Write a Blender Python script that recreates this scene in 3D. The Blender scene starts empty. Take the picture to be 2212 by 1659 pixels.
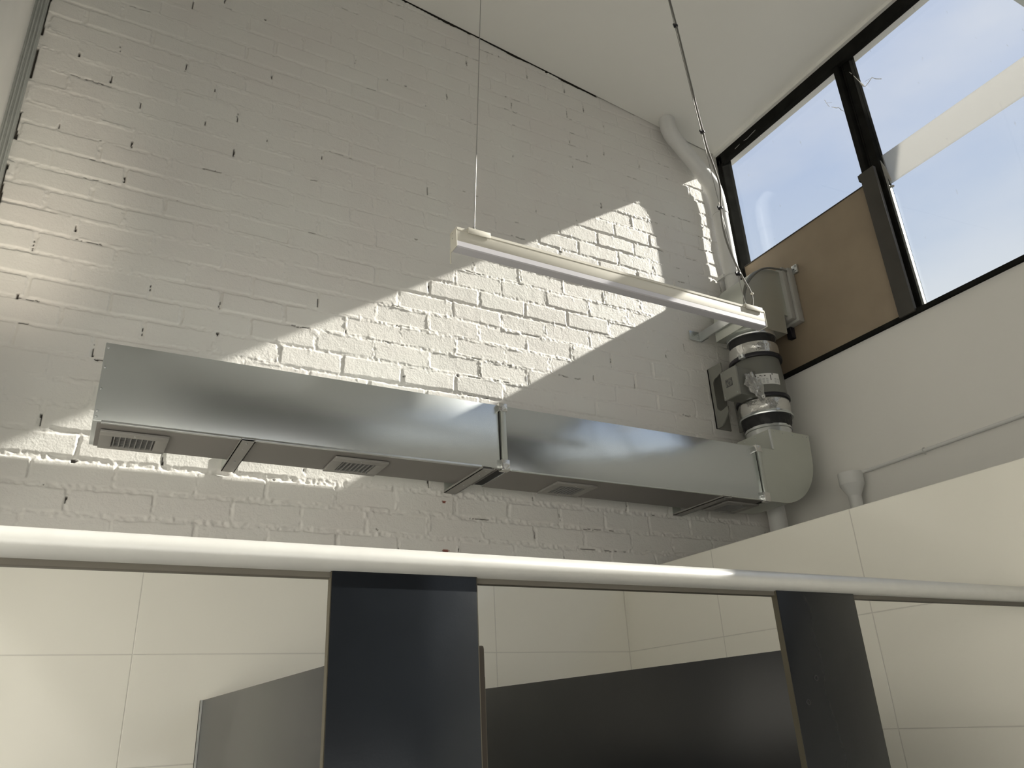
import bpy, bmesh, math, random
import numpy as np
from mathutils import Vector, Matrix
random.seed(7)
PI = math.pi
E = 1.567            # eye level above the floor; coordinates below are measured from eye level
SC = bpy.context.scene
COL = SC.collection

# ------------------------------------------------------------------ camera
cam = bpy.data.cameras.new('camera')
cam.sensor_width = 36.0
cam.lens = 27.298
cam.clip_start = 0.02
camo = bpy.data.objects.new('camera', cam)
COL.objects.link(camo)
Rm = Matrix(((0.874132, -0.154428, -0.460484),
             (-0.483298, -0.370513, -0.793185),
             (-0.048125, 0.915900, -0.398512)))
camo.matrix_world = Matrix.Translation((0, 0, E)) @ Rm.to_4x4()
SC.camera = camo

# ------------------------------------------------------------------ view
SC.view_settings.view_transform = 'Standard'
SC.view_settings.look = 'None'
SC.view_settings.exposure = 0.1
SC.view_settings.gamma = 1.0
SC.view_settings.use_curve_mapping = False

# ------------------------------------------------------------------ sky
W = bpy.data.worlds.new('sky')
SC.world = W
W.use_nodes = True
nt = W.node_tree
nt.nodes.clear()
N, L = nt.nodes, nt.links
tc = N.new('ShaderNodeTexCoord')
sx = N.new('ShaderNodeSeparateXYZ'); L.new(tc.outputs['Generated'], sx.inputs[0])
rmp = N.new('ShaderNodeValToRGB'); L.new(sx.outputs['Z'], rmp.inputs[0])
cr = rmp.color_ramp
cr.elements[0].position = 0.0; cr.elements[0].color = (0.30, 0.29, 0.26, 1)
cr.elements[1].position = 0.9; cr.elements[1].color = (0.42, 0.55, 0.86, 1)
for p, c in ((0.06, (0.95, 0.94, 0.90, 1)), (0.36, (0.88, 0.89, 0.88, 1)), (0.47, (0.60, 0.68, 0.82, 1)), (0.62, (0.47, 0.57, 0.80, 1))):
    e = cr.elements.new(p); e.color = c
ns = N.new('ShaderNodeTexNoise'); ns.inputs['Scale'].default_value = 2.2; ns.inputs['Detail'].default_value = 5
mp = N.new('ShaderNodeMapping'); mp.inputs['Rotation'].default_value = (0.3, 0.5, 0.4); mp.inputs['Scale'].default_value = (1, 1.2, 3.4)
L.new(tc.outputs['Generated'], mp.inputs[0]); L.new(mp.outputs[0], ns.inputs[0])
cl = N.new('ShaderNodeValToRGB'); L.new(ns.outputs[0], cl.inputs[0])
cl.color_ramp.elements[0].position = 0.46; cl.color_ramp.elements[0].color = (0, 0, 0, 1)
cl.color_ramp.elements[1].position = 0.80; cl.color_ramp.elements[1].color = (0.8, 0.8, 0.8, 1)
mx = N.new('ShaderNodeMixRGB'); mx.inputs[2].default_value = (0.80, 0.82, 0.88, 1)
L.new(cl.outputs[0], mx.inputs[0]); L.new(rmp.outputs[0], mx.inputs[1])
bg = N.new('ShaderNodeBackground'); bg.inputs['Strength'].default_value = 0.94
L.new(mx.outputs[0], bg.inputs[0])
wo = N.new('ShaderNodeOutputWorld'); L.new(bg.outputs[0], wo.inputs[0])

# ------------------------------------------------------------------ sun, through the clerestory
SUN = Vector((-1.0, 0.25, -0.66)).normalized()
sd = bpy.data.lights.new('sun', 'SUN')
sd.energy = 9.4; sd.angle = math.radians(0.6); sd.color = (1.0, 0.945, 0.86)
so = bpy.data.objects.new('sun', sd); COL.objects.link(so)
so.rotation_euler = SUN.to_track_quat('-Z', 'Y').to_euler()
so.location = (9, -2, 9)
# added warm spot lamp, source unseen, brightening the upper left corner
gd = bpy.data.lights.new('corner_glow_spot', 'SPOT')
gd.energy = 32; gd.spot_size = math.radians(45); gd.spot_blend = 1.0; gd.shadow_soft_size = 0.10; gd.color = (1.0, 0.90, 0.74)
go = bpy.data.objects.new('corner_glow_spot', gd); COL.objects.link(go)
go.location = (-0.08, 1.97, E + 0.66)
go.rotation_euler = (Vector((-0.44, 2.62, E + 1.80)) - go.location).to_track_quat('-Z', 'Y').to_euler()
# added fill lamp at the near end of the room, behind the camera
ad = bpy.data.lights.new('rear_fill', 'AREA')
ad.shape = 'RECTANGLE'; ad.size = 2.6; ad.size_y = 2.2; ad.energy = 12; ad.color = (1.0, 0.97, 0.92)
ao = bpy.data.objects.new('rear_fill', ad); COL.objects.link(ao)
ao.location = (1.0, -3.02, 1.25); ao.rotation_euler = (math.radians(90), 0, 0)
ao.rotation_euler = Vector((0, 1, 0)).to_track_quat('-Z', 'Z').to_euler()

# ------------------------------------------------------------------ materials
def mat(name, color, rough=0.5, metal=0.0, noise=0.0, nscale=6.0, bump=0.0, bscale=60.0, spec=0.5, coat=0.0, rvar=0.0, color2=None, bdist=0.002):
    m = bpy.data.materials.new(name); m.use_nodes = True
    nt = m.node_tree; N, L = nt.nodes, nt.links
    b = N['Principled BSDF']
    b.inputs['Base Color'].default_value = (*color, 1)
    b.inputs['Roughness'].default_value = rough
    b.inputs['Metallic'].default_value = metal
    b.inputs['Specular IOR Level'].default_value = spec
    b.inputs['Coat Weight'].default_value = coat
    t = N.new('ShaderNodeTexCoord')
    if noise > 0 or rvar > 0 or color2:
        n = N.new('ShaderNodeTexNoise'); n.inputs['Scale'].default_value = nscale; n.inputs['Detail'].default_value = 4
        L.new(t.outputs['Object'], n.inputs[0])
        if noise > 0 or color2:
            r = N.new('ShaderNodeValToRGB')
            c2 = color2 or tuple(max(0, c * (1 - noise)) for c in color)
            r.color_ramp.elements[0].color = (*c2, 1); r.color_ramp.elements[0].position = 0.35
            r.color_ramp.elements[1].color = (*color, 1); r.color_ramp.elements[1].position = 0.65
            L.new(n.outputs[0], r.inputs[0]); L.new(r.outputs[0], b.inputs['Base Color'])
        if rvar > 0:
            mr = N.new('ShaderNodeMapRange'); mr.inputs[1].default_value = 0.3; mr.inputs[2].default_value = 0.7
            mr.inputs[3].default_value = rough - rvar; mr.inputs[4].default_value = rough + rvar
            L.new(n.outputs[0], mr.inputs[0]); L.new(mr.outputs[0], b.inputs['Roughness'])
    if bump > 0:
        n2 = N.new('ShaderNodeTexNoise'); n2.inputs['Scale'].default_value = bscale; n2.inputs['Detail'].default_value = 3
        L.new(t.outputs['Object'], n2.inputs[0])
        bp = N.new('ShaderNodeBump'); bp.inputs['Strength'].default_value = bump; bp.inputs['Distance'].default_value = bdist
        L.new(n2.outputs[0], bp.inputs['Height']); L.new(bp.outputs[0], b.inputs['Normal'])
    return m

M = {}
M['plaster'] = mat('plaster_white', (0.82, 0.805, 0.765), 0.6, noise=0.03, nscale=2, bump=0.15, bscale=35)
M['ceiling'] = mat('ceiling_white', (0.90, 0.89, 0.845), 0.8, noise=0.02, nscale=1.5)
M['left'] = mat('left_wall_white', (0.90, 0.885, 0.85), 0.5, noise=0.05, nscale=5, bump=0.3, bscale=14)
M['trimgrey'] = mat('grey_trim', (0.42, 0.44, 0.42), 0.45, noise=0.08, nscale=20)
M['black'] = mat('black_frame', (0.022, 0.022, 0.020), 0.75, spec=0.0, noise=0.3, nscale=14, bump=0.1, bscale=30)
M['brownblack'] = mat('dark_brown_frame', (0.055, 0.050, 0.042), 0.55, noise=0.2, nscale=9)
M['dust'] = mat('dusty_grey_bead', (0.36, 0.35, 0.31), 0.8, noise=0.5, nscale=40)
M['alu'] = mat('aluminium', (0.62, 0.64, 0.62), 0.35, metal=0.7)
M['board'] = mat('brown_board', (0.32, 0.255, 0.18), 0.6, nscale=5, color2=(0.285, 0.225, 0.16), bump=0.1, bscale=200)
M['galv'] = mat('galvanised_steel', (0.66, 0.69, 0.69), 0.27, metal=0.90, bump=0.05, bscale=1.6, bdist=0.03)
M['galvwavy'] = mat('wavy_galvanised_steel', (0.62, 0.655, 0.67), 0.21, metal=0.94, bump=0.16, bscale=2.6, bdist=0.03)
M['galvdull'] = mat('dull_galvanised_steel', (0.60, 0.62, 0.57), 0.42, metal=0.75, noise=0.05, nscale=4, bump=0.06, bscale=3, bdist=0.02)
M['galvbright'] = mat('bright_galvanised_steel', (0.70, 0.72, 0.72), 0.28, metal=0.95, noise=0.12, nscale=12)
M['foil'] = mat('foil_tape', (0.66, 0.655, 0.63), 0.25, metal=0.85, bump=0.8, bscale=38, bdist=0.006)
M['paper'] = mat('grey_tape', (0.42, 0.415, 0.39), 0.45, metal=0.15, bump=0.7, bscale=60, bdist=0.003)
M['underside'] = mat('shade_toned_underside', (0.27, 0.255, 0.24), 0.55, metal=0.15, noise=0.05, nscale=4)  # dark reflections under the duct are put into this base colour
M['grilleframe'] = mat('zinc_grille_frame', (0.35, 0.34, 0.32), 0.5, metal=0.15)
M['grille'] = mat('grille_grey', (0.28, 0.28, 0.27), 0.5)
M['dark'] = mat('dark_void', (0.03, 0.03, 0.03), 0.8)
M['fabric'] = mat('black_fabric', (0.012, 0.012, 0.013), 0.55, bump=0.5, bscale=25, bdist=0.01)
M['rubber'] = mat('black_rubber', (0.016, 0.015, 0.020), 0.45)
M['fan'] = mat('fan_grey', (0.17, 0.17, 0.15), 0.5, noise=0.05, nscale=5)
M['fanlid'] = mat('fan_lid_grey', (0.25, 0.25, 0.225), 0.5)
M['label'] = mat('label_paper', (0.72, 0.72, 0.70), 0.5)
M['ink'] = mat('label_ink', (0.09, 0.09, 0.09), 0.6)
M['white'] = mat('white_paint', (0.78, 0.765, 0.73), 0.45, noise=0.04, nscale=12)
M['pvc'] = mat('white_pvc', (0.74, 0.74, 0.72), 0.4, noise=0.03, nscale=8)
M['cream'] = mat('cream_housing', (0.66, 0.635, 0.56), 0.6, spec=0.25)
M['diffuser'] = mat('opal_diffuser', (0.60, 0.59, 0.63), 0.35)
M['wire'] = mat('steel_wire', (0.36, 0.35, 0.33), 0.5, metal=0.5)
M['cord'] = mat('grey_cord', (0.17, 0.165, 0.15), 0.6, spec=0.3)
M['rail'] = mat('satin_aluminium_rail', (0.66, 0.66, 0.635), 0.38, metal=0.25, noise=0.04, nscale=30, bump=0.05, bscale=120)
M['raillip'] = mat('rail_channel', (0.13, 0.12, 0.10), 0.6, spec=0.2)
M['laminate'] = mat('charcoal_laminate', (0.011, 0.013, 0.016), 0.20, noise=0.12, nscale=10, bump=0.03, bscale=300, spec=0.30)
M['laminate_side'] = mat('charcoal_laminate_side', (0.012, 0.013, 0.015), 0.28, spec=0.4, noise=0.12, nscale=10)
M['lamedge'] = mat('laminate_edge', (0.075, 0.067, 0.048), 0.6, spec=0.15)
M['doorlam'] = mat('door_edge_brown', (0.022, 0.018, 0.014), 0.7, spec=0.05)
M['frontwall'] = mat('front_wall_paint', (0.14, 0.135, 0.125), 0.6, noise=0.05, nscale=3)
M['floor'] = mat('floor_vinyl', (0.15, 0.145, 0.135), 0.5, noise=0.1, nscale=3)
M['cobweb'] = mat('cobweb_silk', (0.85, 0.84, 0.80), 0.6)

def simple_nodes(name):
    m = bpy.data.materials.new(name); m.use_nodes = True
    m.node_tree.nodes.clear()
    return m, m.node_tree.nodes, m.node_tree.links

def glass_mat():
    m, N, L = simple_nodes('window_glass')
    tr = N.new('ShaderNodeBsdfTransparent'); tr.inputs[0].default_value = (0.965, 0.975, 0.97, 1)
    gl = N.new('ShaderNodeBsdfGlossy'); gl.inputs['Roughness'].default_value = 0.02
    df = N.new('ShaderNodeBsdfDiffuse'); df.inputs[0].default_value = (0.9, 0.9, 0.88, 1)
    fr = N.new('ShaderNodeFresnel')
    ge = N.new('ShaderNodeNewGeometry'); io = N.new('ShaderNodeMapRange'); io.inputs[3].default_value = 1.35; io.inputs[4].default_value = 1 / 1.35
    L.new(ge.outputs['Backfacing'], io.inputs[0]); L.new(io.outputs[0], fr.inputs[0])       # same reflectance on both faces of the sheet
    a = N.new('ShaderNodeMixShader'); L.new(fr.outputs[0], a.inputs[0]); L.new(tr.outputs[0], a.inputs[1]); L.new(gl.outputs[0], a.inputs[2])
    # dust and drip specks
    t = N.new('ShaderNodeTexCoord'); mp = N.new('ShaderNodeMapping'); mp.inputs['Scale'].default_value = (1, 60, 14)
    L.new(t.outputs['Object'], mp.inputs[0])
    n = N.new('ShaderNodeTexNoise'); n.inputs['Scale'].default_value = 1.0; n.inputs['Detail'].default_value = 2; L.new(mp.outputs[0], n.inputs[0])
    r = N.new('ShaderNodeMapRange'); r.inputs[1].default_value = 0.72; r.inputs[2].default_value = 0.80; r.inputs[3].default_value = 0.006; r.inputs[4].default_value = 0.25
    L.new(n.outputs[0], r.inputs[0])
    # dust haze gathered near the head of the window
    sp = N.new('ShaderNodeSeparateXYZ'); L.new(t.outputs['Object'], sp.inputs[0])
    r2 = N.new('ShaderNodeMapRange'); r2.inputs[1].default_value = E + 2.72; r2.inputs[2].default_value = E + 3.05; r2.inputs[3].default_value = 0.0; r2.inputs[4].default_value = 0.10
    L.new(sp.outputs['Z'], r2.inputs[0])
    n3 = N.new('ShaderNodeTexNoise'); n3.inputs['Scale'].default_value = 9; n3.inputs['Detail'].default_value = 6; L.new(t.outputs['Object'], n3.inputs[0])
    mu = N.new('ShaderNodeMath'); mu.operation = 'MULTIPLY'; L.new(r2.outputs[0], mu.inputs[0]); L.new(n3.outputs[0], mu.inputs[1])
    # thick grime band under the head
    r4 = N.new('ShaderNodeMapRange'); r4.inputs[1].default_value = E + 3.035; r4.inputs[2].default_value = E + 3.045; r4.inputs[3].default_value = 0.0; r4.inputs[4].default_value = 0.42
    L.new(sp.outputs['Z'], r4.inputs[0])
    ad2 = N.new('ShaderNodeMath'); ad2.operation = 'ADD'; L.new(mu.outputs[0], ad2.inputs[0]); L.new(r.outputs[0], ad2.inputs[1])
    ad3 = N.new('ShaderNodeMath'); ad3.operation = 'ADD'; ad3.use_clamp = True; L.new(ad2.outputs[0], ad3.inputs[0]); L.new(r4.outputs[0], ad3.inputs[1])
    ad2 = ad3
    b = N.new('ShaderNodeMixShader'); L.new(ad2.outputs[0], b.inputs[0]); L.new(a.outputs[0], b.inputs[1]); L.new(df.outputs[0], b.inputs[2])
    o = N.new('ShaderNodeOutputMaterial'); L.new(b.outputs[0], o.inputs[0])
    return m
M['glass'] = glass_mat()

def film_mat():
    m, N, L = simple_nodes('milky_panel')
    tl = N.new('ShaderNodeBsdfTranslucent'); tl.inputs[0].default_value = (0.45, 0.44, 0.42, 1)
    df = N.new('ShaderNodeBsdfDiffuse'); df.inputs[0].default_value = (0.80, 0.79, 0.75, 1)
    a = N.new('ShaderNodeMixShader'); a.inputs[0].default_value = 0.62; L.new(df.outputs[0], a.inputs[1]); L.new(tl.outputs[0], a.inputs[2])
    tr = N.new('ShaderNodeBsdfTransparent')
    b = N.new('ShaderNodeMixShader'); b.inputs[0].default_value = 0.30; L.new(a.outputs[0], b.inputs[1]); L.new(tr.outputs[0], b.inputs[2])
    o = N.new('ShaderNodeOutputMaterial'); L.new(b.outputs[0], o.inputs[0])
    return m
M['film'] = film_mat()

def clear_plastic():
    m, N, L = simple_nodes('clear_plastic')
    gl = N.new('ShaderNodeBsdfGlossy'); gl.inputs['Roughness'].default_value = 0.15
    df = N.new('ShaderNodeBsdfDiffuse'); df.inputs[0].default_value = (0.6, 0.6, 0.57, 1)
    tr = N.new('ShaderNodeBsdfTransparent')
    a = N.new('ShaderNodeMixShader'); a.inputs[0].default_value = 0.35; L.new(df.outputs[0], a.inputs[1]); L.new(gl.outputs[0], a.inputs[2])
    b = N.new('ShaderNodeMixShader'); b.inputs[0].default_value = 0.5; L.new(a.outputs[0], b.inputs[1]); L.new(tr.outputs[0], b.inputs[2])
    o = N.new('ShaderNodeOutputMaterial'); L.new(b.outputs[0], o.inputs[0])
    return m
M['plastic'] = clear_plastic()

def tile_mat(name, axis, off, zoff):
    """glossy 600 x 300 tiles, straight joints; axis 0 = joints along X, 1 = along Y (world metres)"""
    m = bpy.data.materials.new(name); m.use_nodes = True
    N, L = m.node_tree.nodes, m.node_tree.links
    b = N['Principled BSDF']; b.inputs['Roughness'].default_value = 0.13; b.inputs['Specular IOR Level'].default_value = 0.5
    t = N.new('ShaderNodeTexCoord'); s = N.new('ShaderNodeSeparateXYZ'); L.new(t.outputs['Object'], s.inputs[0])
    def dist(out, o, w):
        a = N.new('ShaderNodeMath'); a.operation = 'SUBTRACT'; L.new(out, a.inputs[0]); a.inputs[1].default_value = o
        c = N.new('ShaderNodeMath'); c.operation = 'PINGPONG'; L.new(a.outputs[0], c.inputs[0]); c.inputs[1].default_value = w / 2
        return c.outputs[0]
    d1 = dist(s.outputs[axis], off, 0.6); d2 = dist(s.outputs[2], zoff, 0.3)
    mn = N.new('ShaderNodeMath'); mn.operation = 'MINIMUM'; L.new(d1, mn.inputs[0]); L.new(d2, mn.inputs[1])
    r = N.new('ShaderNodeMapRange'); r.inputs[1].default_value = 0.0008; r.inputs[2].default_value = 0.0022; L.new(mn.outputs[0], r.inputs[0])
    c = N.new('ShaderNodeMixRGB'); c.inputs[1].default_value = (0.70, 0.68, 0.62, 1); c.inputs[2].default_value = (0.88, 0.86, 0.78, 1)
    L.new(r.outputs[0], c.inputs[0]); L.new(c.outputs[0], b.inputs['Base Color'])
    n = N.new('ShaderNodeTexNoise'); n.inputs['Scale'].default_value = 2.5; L.new(t.outputs['Object'], n.inputs[0])
    mu = N.new('ShaderNodeMath'); mu.operation = 'MULTIPLY_ADD'; L.new(n.outputs[0], mu.inputs[0]); mu.inputs[1].default_value = 0.6; L.new(r.outputs[0], mu.inputs[2])
    bp = N.new('ShaderNodeBump'); bp.inputs['Strength'].default_value = 0.5; bp.inputs['Distance'].default_value = 0.0012
    L.new(mu.outputs[0], bp.inputs['Height']); L.new(bp.outputs[0], b.inputs['Normal'])
    return m
M['tile_back'] = tile_mat('glossy_tile_back', 0, 0.197, E + 0.233)
M['tile_right'] = tile_mat('glossy_tile_right', 1, 0.288, E + 0.233)

def brick_mat():
    m = bpy.data.materials.new('painted_brick'); m.use_nodes = True
    N, L = m.node_tree.nodes, m.node_tree.links
    b = N['Principled BSDF']; b.inputs['Roughness'].default_value = 0.5; b.inputs['Specular IOR Level'].default_value = 0.35
    at = N.new('ShaderNodeVertexColor'); at.layer_name = 'paint'
    t = N.new('ShaderNodeTexCoord')
    n = N.new('ShaderNodeTexNoise'); n.inputs['Scale'].default_value = 3; n.inputs['Detail'].default_value = 3; L.new(t.outputs['Object'], n.inputs[0])
    r = N.new('ShaderNodeValToRGB'); L.new(n.outputs[0], r.inputs[0])
    r.color_ramp.elements[0].position = 0.35; r.color_ramp.elements[0].color = (0.790, 0.765, 0.730, 1)
    r.color_ramp.elements[1].position = 0.65; r.color_ramp.elements[1].color = (0.805, 0.795, 0.755, 1)
    mu = N.new('ShaderNodeMixRGB'); mu.blend_type = 'MULTIPLY'; mu.inputs[0].default_value = 1
    L.new(r.outputs[0], mu.inputs[1]); L.new(at.outputs[0], mu.inputs[2]); L.new(mu.outputs[0], b.inputs['Base Color'])
    n2 = N.new('ShaderNodeTexNoise'); n2.inputs['Scale'].default_value = 150; n2.inputs['Detail'].default_value = 3; L.new(t.outputs['Object'], n2.inputs[0])
    n3 = N.new('ShaderNodeTexNoise'); n3.inputs['Scale'].default_value = 75; n3.inputs['Detail'].default_value = 2; L.new(t.outputs['Object'], n3.inputs[0])
    s = N.new('ShaderNodeMath'); s.operation = 'ADD'; L.new(n2.outputs[0], s.inputs[0]); L.new(n3.outputs[0], s.inputs[1])
    bp = N.new('ShaderNodeBump'); bp.inputs['Strength'].default_value = 0.5; bp.inputs['Distance'].default_value = 0.0014
    L.new(s.outputs[0], bp.inputs['Height']); L.new(bp.outputs[0], b.inputs['Normal'])
    return m
M['brick'] = brick_mat()

# ------------------------------------------------------------------ mesh helpers
def wloc(o):
    v = Vector((0, 0, 0))
    while o is not None:
        v += o.location; o = o.parent
    return v

def tag(o, label=None, cat=None, group=None, kind=None):
    if label: o['label'] = label
    if cat: o['category'] = cat
    if group: o['group'] = group
    if kind: o['kind'] = kind
    return o

def empty(name, x, y, z, label, cat, group=None):
    o = bpy.data.objects.new(name, None); COL.objects.link(o)
    o.empty_display_size = 0.05
    o.location = (x, y, z + E)
    return tag(o, label, cat, group)

class MB:
    def __init__(s): s.bm = bmesh.new()
    def box(s, x0, x1, y0, y1, z0, z1, bev=0.0, seg=2):
        r = bmesh.ops.create_cube(s.bm, size=1)
        vs = r['verts']
        for v in vs:
            v.co = Vector(((x0 + x1) / 2 + v.co.x * (x1 - x0), (y0 + y1) / 2 + v.co.y * (y1 - y0), (z0 + z1) / 2 + v.co.z * (z1 - z0)))
        if bev > 0:
            es = list({e for v in vs for e in v.link_edges})
            bmesh.ops.bevel(s.bm, geom=es, offset=bev, segments=seg, profile=0.5, affect='EDGES')
        return s
    def prism(s, pts, a0, a1, axis=1):
        """polygon in the two other axes, extruded along axis"""
        def P(p, a):
            if axis == 1: return (p[0], a, p[1])
            if axis == 0: return (a, p[0], p[1])
            return (p[0], p[1], a)
        A = [s.bm.verts.new(P(p, a0)) for p in pts]; B = [s.bm.verts.new(P(p, a1)) for p in pts]
        s.bm.faces.new(A); s.bm.faces.new(B[::-1])
        n = len(pts)
        for i in range(n): s.bm.faces.new((A[i], B[i], B[(i + 1) % n], A[(i + 1) % n]))
        return s
    def tube(s, pts, r, n=10, closed=False, caps=True):
        pts = [Vector(p) for p in pts]
        rr = r if isinstance(r, (list, tuple)) else [r] * len(pts)
        rings = []; up = None
        m = len(pts)
        for i, p in enumerate(pts):
            if closed: d = pts[(i + 1) % m] - pts[i - 1]
            else: d = pts[min(i + 1, m - 1)] - pts[max(i - 1, 0)]
            d.normalize()
            if up is None:
                up = Vector((0, 0, 1)) if abs(d.z) < 0.9 else Vector((1, 0, 0))
            a = up - d * up.dot(d)
            if a.length < 1e-5: a = d.orthogonal()
            a.normalize(); up = a; b = d.cross(a)
            rings.append([s.bm.verts.new(p + (a * math.cos(t) + b * math.sin(t)) * rr[i]) for t in [2 * PI * k / n for k in range(n)]])
        for i in range(m if closed else m - 1):
            A, B = rings[i], rings[(i + 1) % m]
            for k in range(n): s.bm.faces.new((A[k], A[(k + 1) % n], B[(k + 1) % n], B[k]))
        if caps and not closed:
            s.bm.faces.new(rings[0][::-1]); s.bm.faces.new(rings[-1])
        return s
    def lathe(s, prof, cx, cy, n=64, wob=None, closed=True):
        """prof: list of (radius, z); solid of revolution about a vertical axis"""
        rings = []
        for (r, z) in prof:
            ring = []
            for k in range(n):
                t = 2 * PI * k / n
                q = r * (1 + (wob(t, z) if wob else 0))
                ring.append(s.bm.verts.new((cx + q * math.cos(t), cy + q * math.sin(t), z)))
            rings.append(ring)
        for i in range(len(rings) - 1):
            A, B = rings[i], rings[i + 1]
            for k in range(n): s.bm.faces.new((A[k], A[(k + 1) % n], B[(k + 1) % n], B[k]))
        if closed:
            s.bm.faces.new(rings[0][::-1]); s.bm.faces.new(rings[-1])
        return s
    def ball(s, x, y, z, r, sx=1, sy=1, sz=1, n=10):
        q = bmesh.ops.create_uvsphere(s.bm, u_segments=n, v_segments=max(6, n // 2 + 2), radius=r)
        for v in q['verts']: v.co = Vector((x + v.co.x * sx, y + v.co.y * sy, z + v.co.z * sz))
        return s
    def build(s, name, m, parent=None, smooth=True, ang=35, label=None):
        me = bpy.data.meshes.new(name)
        bmesh.ops.recalc_face_normals(s.bm, faces=s.bm.faces[:])
        off = wloc(parent) if parent is not None else Vector((0, 0, 0))
        for v in s.bm.verts: v.co = v.co + Vector((0, 0, E)) - off
        if smooth:
            for f in s.bm.faces: f.smooth = True
            for e in s.bm.edges:
                if len(e.link_faces) == 2 and e.calc_face_angle(0) > math.radians(ang): e.smooth = False
        s.bm.to_mesh(me); s.bm.free()
        me.materials.append(m)
        o = bpy.data.objects.new(name, me); COL.objects.link(o)
        if parent is not None: o.parent = parent
        if label: o['label'] = label
        return o

def struct(name, mb, m, **k):
    return tag(mb.build(name, m, **k), kind='structure')

def arc(cx, cz, r, a0, a1, n=16):
    return [(cx + r * math.cos(math.radians(a0 + (a1 - a0) * i / n)), cz + r * math.sin(math.radians(a0 + (a1 - a0) * i / n))) for i in range(n + 1)]

# ------------------------------------------------------------------ room dimensions (x right, y away, z from eye level)
XL, XR, YB, YF = -0.442, 3.078, 2.66, -3.1
def ceil_z(x): return 3.1222 - 0.12 * (x - XR)

struct('floor', MB().box(XL - 0.2, XR + 0.15, YF - 0.1, YB + 0.25, -E - 0.1, -E), M['floor'])
struct('ceiling', MB().prism([(XL - 0.2, ceil_z(XL - 0.2)), (XR + 0.02, ceil_z(XR + 0.02)), (XR + 0.02, ceil_z(XR + 0.02) + 0.12), (XL - 0.2, ceil_z(XL - 0.2) + 0.12)], YF - 0.1, YB - 0.004), M['ceiling'], smooth=False)
struct('wall_left', MB().box(XL - 0.15, XL, YF, YB + 0.2, -E, 3.75), M['left'])
# near end wall with an invented opening at the fill lamp (behind the camera)
wf = MB()
wf.box(XL, -0.35, YF - 0.12, YF, -E, 3.75).box(2.35, XR + 0.1, YF - 0.12, YF, -E, 3.75).box(-0.35, 2.35, YF - 0.12, YF, 0.82, 3.75)
struct('wall_front', wf, M['frontwall'])
# window wall: solid below the sill
struct('wall_right', MB().box(XR, XR + 0.12, YF, YB + 0.2, -E, 1.555).box(XR + 0.02, XR + 0.14, YF, YB + 0.2, 3.11, 3.4), M['plaster'])
struct('trim_1', MB().box(XL, -0.404, 2.632, 2.70, -0.6, 3.6).box(-0.4325, -0.4275, 2.626, 2.64, -0.6, 3.6).box(-0.4215, -0.4165, 2.628, 2.64, -0.6, 3.6).box(-0.411, -0.407, 2.627, 2.64, -0.6, 3.6), M['trimgrey'])
struct('trim_2', MB().box(3.046, 3.080, YF, 2.655, 3.104, 3.135), M['ceiling'])

# ------------------------------------------------------------------ painted brick wall as a relief surface
def vnoise(u, v, seed):
    rs = np.random.RandomState(seed)
    tab = rs.rand(256, 256)
    iu = np.floor(u).astype(int); iv = np.floor(v).astype(int)
    fu = u - iu; fv = v - iv
    fu = fu * fu * (3 - 2 * fu); fv = fv * fv * (3 - 2 * fv)
    a = tab[iu & 255, iv & 255]; b = tab[(iu + 1) & 255, iv & 255]; c = tab[iu & 255, (iv + 1) & 255]; d = tab[(iu + 1) & 255, (iv + 1) & 255]
    return (a * (1 - fu) + b * fu) * (1 - fv) + (c * (1 - fu) + d * fu) * fv - 0.5

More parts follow.
